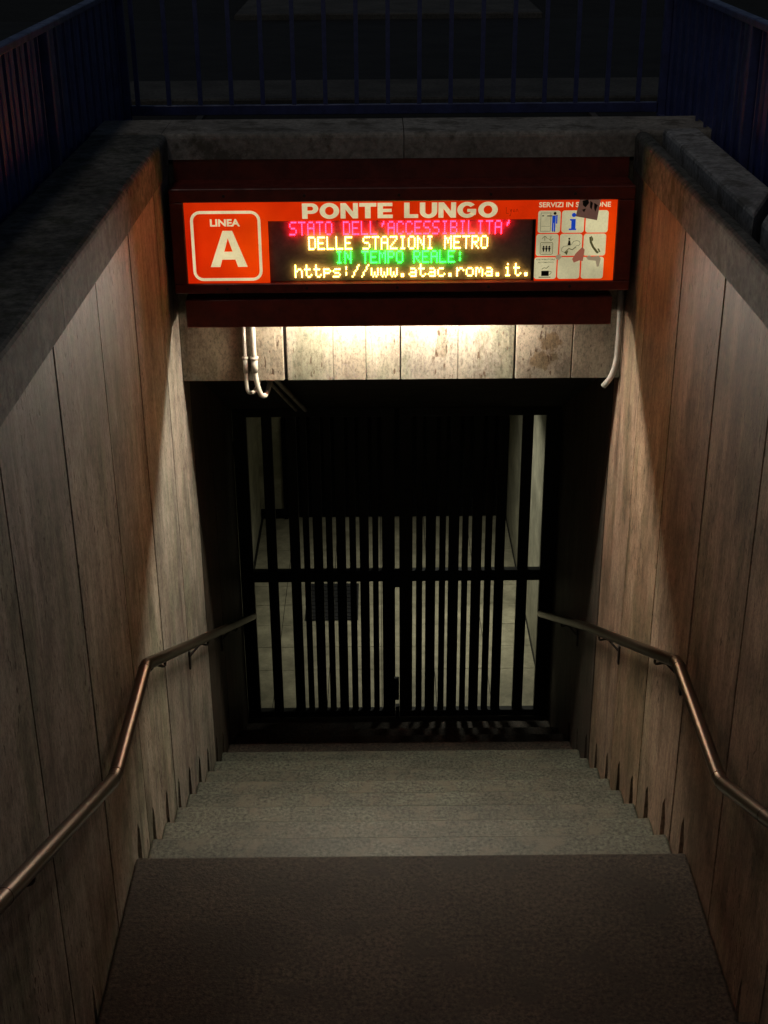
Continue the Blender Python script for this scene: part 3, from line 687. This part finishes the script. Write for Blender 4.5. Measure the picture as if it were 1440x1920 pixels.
# ---- LED display
disp = boxo('led_display', LX0+.0005, LX1-.0005, YS+.022, YS+.0295, LZ0, LZ1-.0005, M['ledboard'], sign)
boxo('display_rim', LX1-.014, LX1-.001, YS+.002, YS+.0215, LZ0, LZ1-.001, M['black'], disp)
G = {
'A': '01110 10001 10001 11111 10001 10001 10001', 'B': '11110 10001 10001 11110 10001 10001 11110', 'C': '01110 10001 10000 10000 10000 10001 01110',
'D': '11110 10001 10001 10001 10001 10001 11110', 'E': '11111 10000 10000 11110 10000 10000 11111', 'I': '01110 00100 00100 00100 00100 00100 01110',
'L': '10000 10000 10000 10000 10000 10000 11111', 'M': '10001 11011 10101 10101 10001 10001 10001', 'N': '10001 11001 10101 10101 10011 10001 10001',
'O': '01110 10001 10001 10001 10001 10001 01110', 'P': '11110 10001 10001 11110 10000 10000 10000', 'R': '11110 10001 10001 11110 10100 10010 10001',
'S': '01111 10000 10000 01110 00001 00001 11110', 'T': '11111 00100 00100 00100 00100 00100 00100', 'Z': '11111 00001 00010 00100 01000 10000 11111',
"'": '00010 00110 00100 00000 00000 00000 00000', ':': '00000 00100 00100 00000 00100 00100 00000', ' ': '00000 00000 00000 00000 00000 00000 00000',
'h': '10000 10000 10110 11001 10001 10001 10001', 't': '01000 01000 11110 01000 01000 01001 00110', 'p': '00000 00000 11110 10001 11110 10000 10000',
's': '00000 00000 01111 10000 01110 00001 11110', '/': '00001 00010 00010 00100 01000 01000 10000', 'w': '00000 00000 10001 10001 10101 10101 01010',
'.': '00000 00000 00000 00000 00000 01100 01100', 'a': '00000 00000 01110 00001 01111 10001 01111', 'c': '00000 00000 01110 10000 10000 10001 01110',
'r': '00000 00000 10110 11001 10000 10000 10000', 'o': '00000 00000 01110 10001 10001 10001 01110', 'm': '00000 00000 11010 10101 10101 10001 10001',
'i': '00100 00000 01100 00100 00100 00100 01110'}
def led_row(s, x0, x1, z1, z0, mat, label):
    n = len(s); px = (x1-x0)/(n*6-1); pz = (z1-z0)/7; bm = bmesh.new()
    for i, ch in enumerate(s):
        for r, row in enumerate(G[ch].split()):
            for c, b in enumerate(row):
                if b == '1':
                    cx = x0+(i*6+c+.5)*px; cz = z1-(r+.5)*pz
                    box(bm, cx-px*.36, cx+px*.36, YS+.009, YS+.012, cz-pz*.36, cz+pz*.36)
    o = finish('led_row', bm, mat, disp); o['kind'] = 'stuff'; o['label'] = label; return o
led_row("STATO DELL'ACCESSIBILITA'", -.402, .600, -1.477, -1.541, M['led_red'], 'row of glowing red LED text')
led_row('DELLE STAZIONI METRO', -.318, .498, -1.546, -1.608, M['led_amber'], 'upper row of glowing amber LED capitals')
led_row('IN TEMPO REALE:', -.195, .388, -1.613, -1.672, M['led_green'], 'row of glowing green LED text')
led_row('https://www.atac.roma.it.', -.384, .697, -1.676, -1.737, M['led_amber'], 'bottom row of glowing amber LED text')
# the light thrown by the LED rows: small directional emitters among the diodes
def led_light(x, z, col, w, ang, blend=1.):
    d = bpy.data.lights.new('led_light', 'SPOT'); d.energy = w; d.color = col; d.spot_size = math.radians(ang); d.spot_blend = blend; d.shadow_soft_size = .0015
    o = bpy.data.objects.new('led_light', d); C.objects.link(o); o.parent = sign; o.location = Vector((x, YS-.004, z)) - sign.location
    o.rotation_euler = (math.radians(90), 0, math.radians(180)); return o
for x in (-.3, .1, .5): led_light(x, -1.51, (1., .20, .09), 3.2, 172, .6)
for x in (-.25, .08, .42): led_light(x, -1.577, (1., .93, .85), 14.5, 92)
for x in (-.30, .10, .50): led_light(x, -1.706, (1., .93, .85), 14.5, 92)
for x in (.1,): led_light(x, -1.64, (.5, 1., .6), 6, 98)

# ------------------------------------------------------------------ lamp hood under the sign
hood = thing('lamp_hood', 'dark red metal hood with a lit tube lamp below the station sign', 'lamp', (.1, 6.3, -1.97))
HX0, HX1 = -.892, 1.078
boxo('front_plate', HX0, HX1, YS, YS+.012, -1.968, -1.836, M['red'], hood, .003)
boxo('top_plate', HX0, HX1, YS+.0125, 6.428, -1.846, -1.836, M['red'], hood)
boxo('end_plate', HX0, HX0+.006, YS+.0125, 6.428, -1.96, -1.8465, M['red'], hood)
boxo('end_plate', HX1-.006, HX1, YS+.0125, 6.428, -1.96, -1.8465, M['red'], hood)
boxo('spacer', -.80, 1.0, 6.24, 6.42, -1.8355, -1.803, M['black'], hood)
bm = bmesh.new(); tube(bm, [(-.45, 6.312, -1.893), (.62, 6.312, -1.893)], .014, 12); finish('lamp_tube', bm, M['tube'], hood, True)
boxo('lamp_cap', -.475, -.451, 6.308, 6.342, -1.905, -1.8465, M['pvc2'], hood); boxo('lamp_cap', .621, .645, 6.308, 6.342, -1.905, -1.8465, M['pvc2'], hood)

# ------------------------------------------------------------------ conduits
def conduit(label, pts, r, mat, joints=()):
    t = thing('conduit', label, 'conduit', pts[0], 'plastic conduits on the lintel')
    bm = bmesh.new(); tube(bm, smooth_path(pts, .05, 6), r, 12); finish('pipe', bm, mat, t, True)
    for a, b, rr in joints:
        bm = bmesh.new(); tube(bm, [a, b], rr, 14); finish('coupling', bm, mat, t, True)
    return t
conduit('thin cream conduit hanging down the left of the lintel, left one of the pair',
    [(-.652, 6.414, -1.852), (-.652, 6.414, -2.30), (-.648, 6.405, -2.37), (-.615, 6.47, -2.385), (-.595, 6.58, -2.345), (-.59, 6.75, -2.41), (-.53, 8.2, -3.15)], .0095, M['pvc'],
    [((-.652, 6.414, -2.185), (-.652, 6.414, -2.192), .0165), ((-.652, 6.414, -2.195), (-.652, 6.414, -2.265), .0125)])
conduit('thicker cream conduit hanging down the left of the lintel, right one of the pair',
    [(-.61, 6.412, -1.852), (-.608, 6.412, -2.28), (-.585, 6.405, -2.385), (-.560, 6.47, -2.405), (-.545, 6.60, -2.36), (-.54, 6.8, -2.44), (-.47, 8.2, -3.15)], .0125, M['pvc'],
    [((-.608, 6.412, -2.185), (-.608, 6.412, -2.195), .021), ((-.608, 6.412, -2.20), (-.607, 6.412, -2.262), .0165)])
conduit('grey plastic pipe bending under the right end of the lintel',
    [(1.150, 6.41, -1.80), (1.158, 6.405, -2.02), (1.155, 6.405, -2.22), (1.135, 6.405, -2.30), (1.098, 6.41, -2.35)], .0145, M['pvc2'])
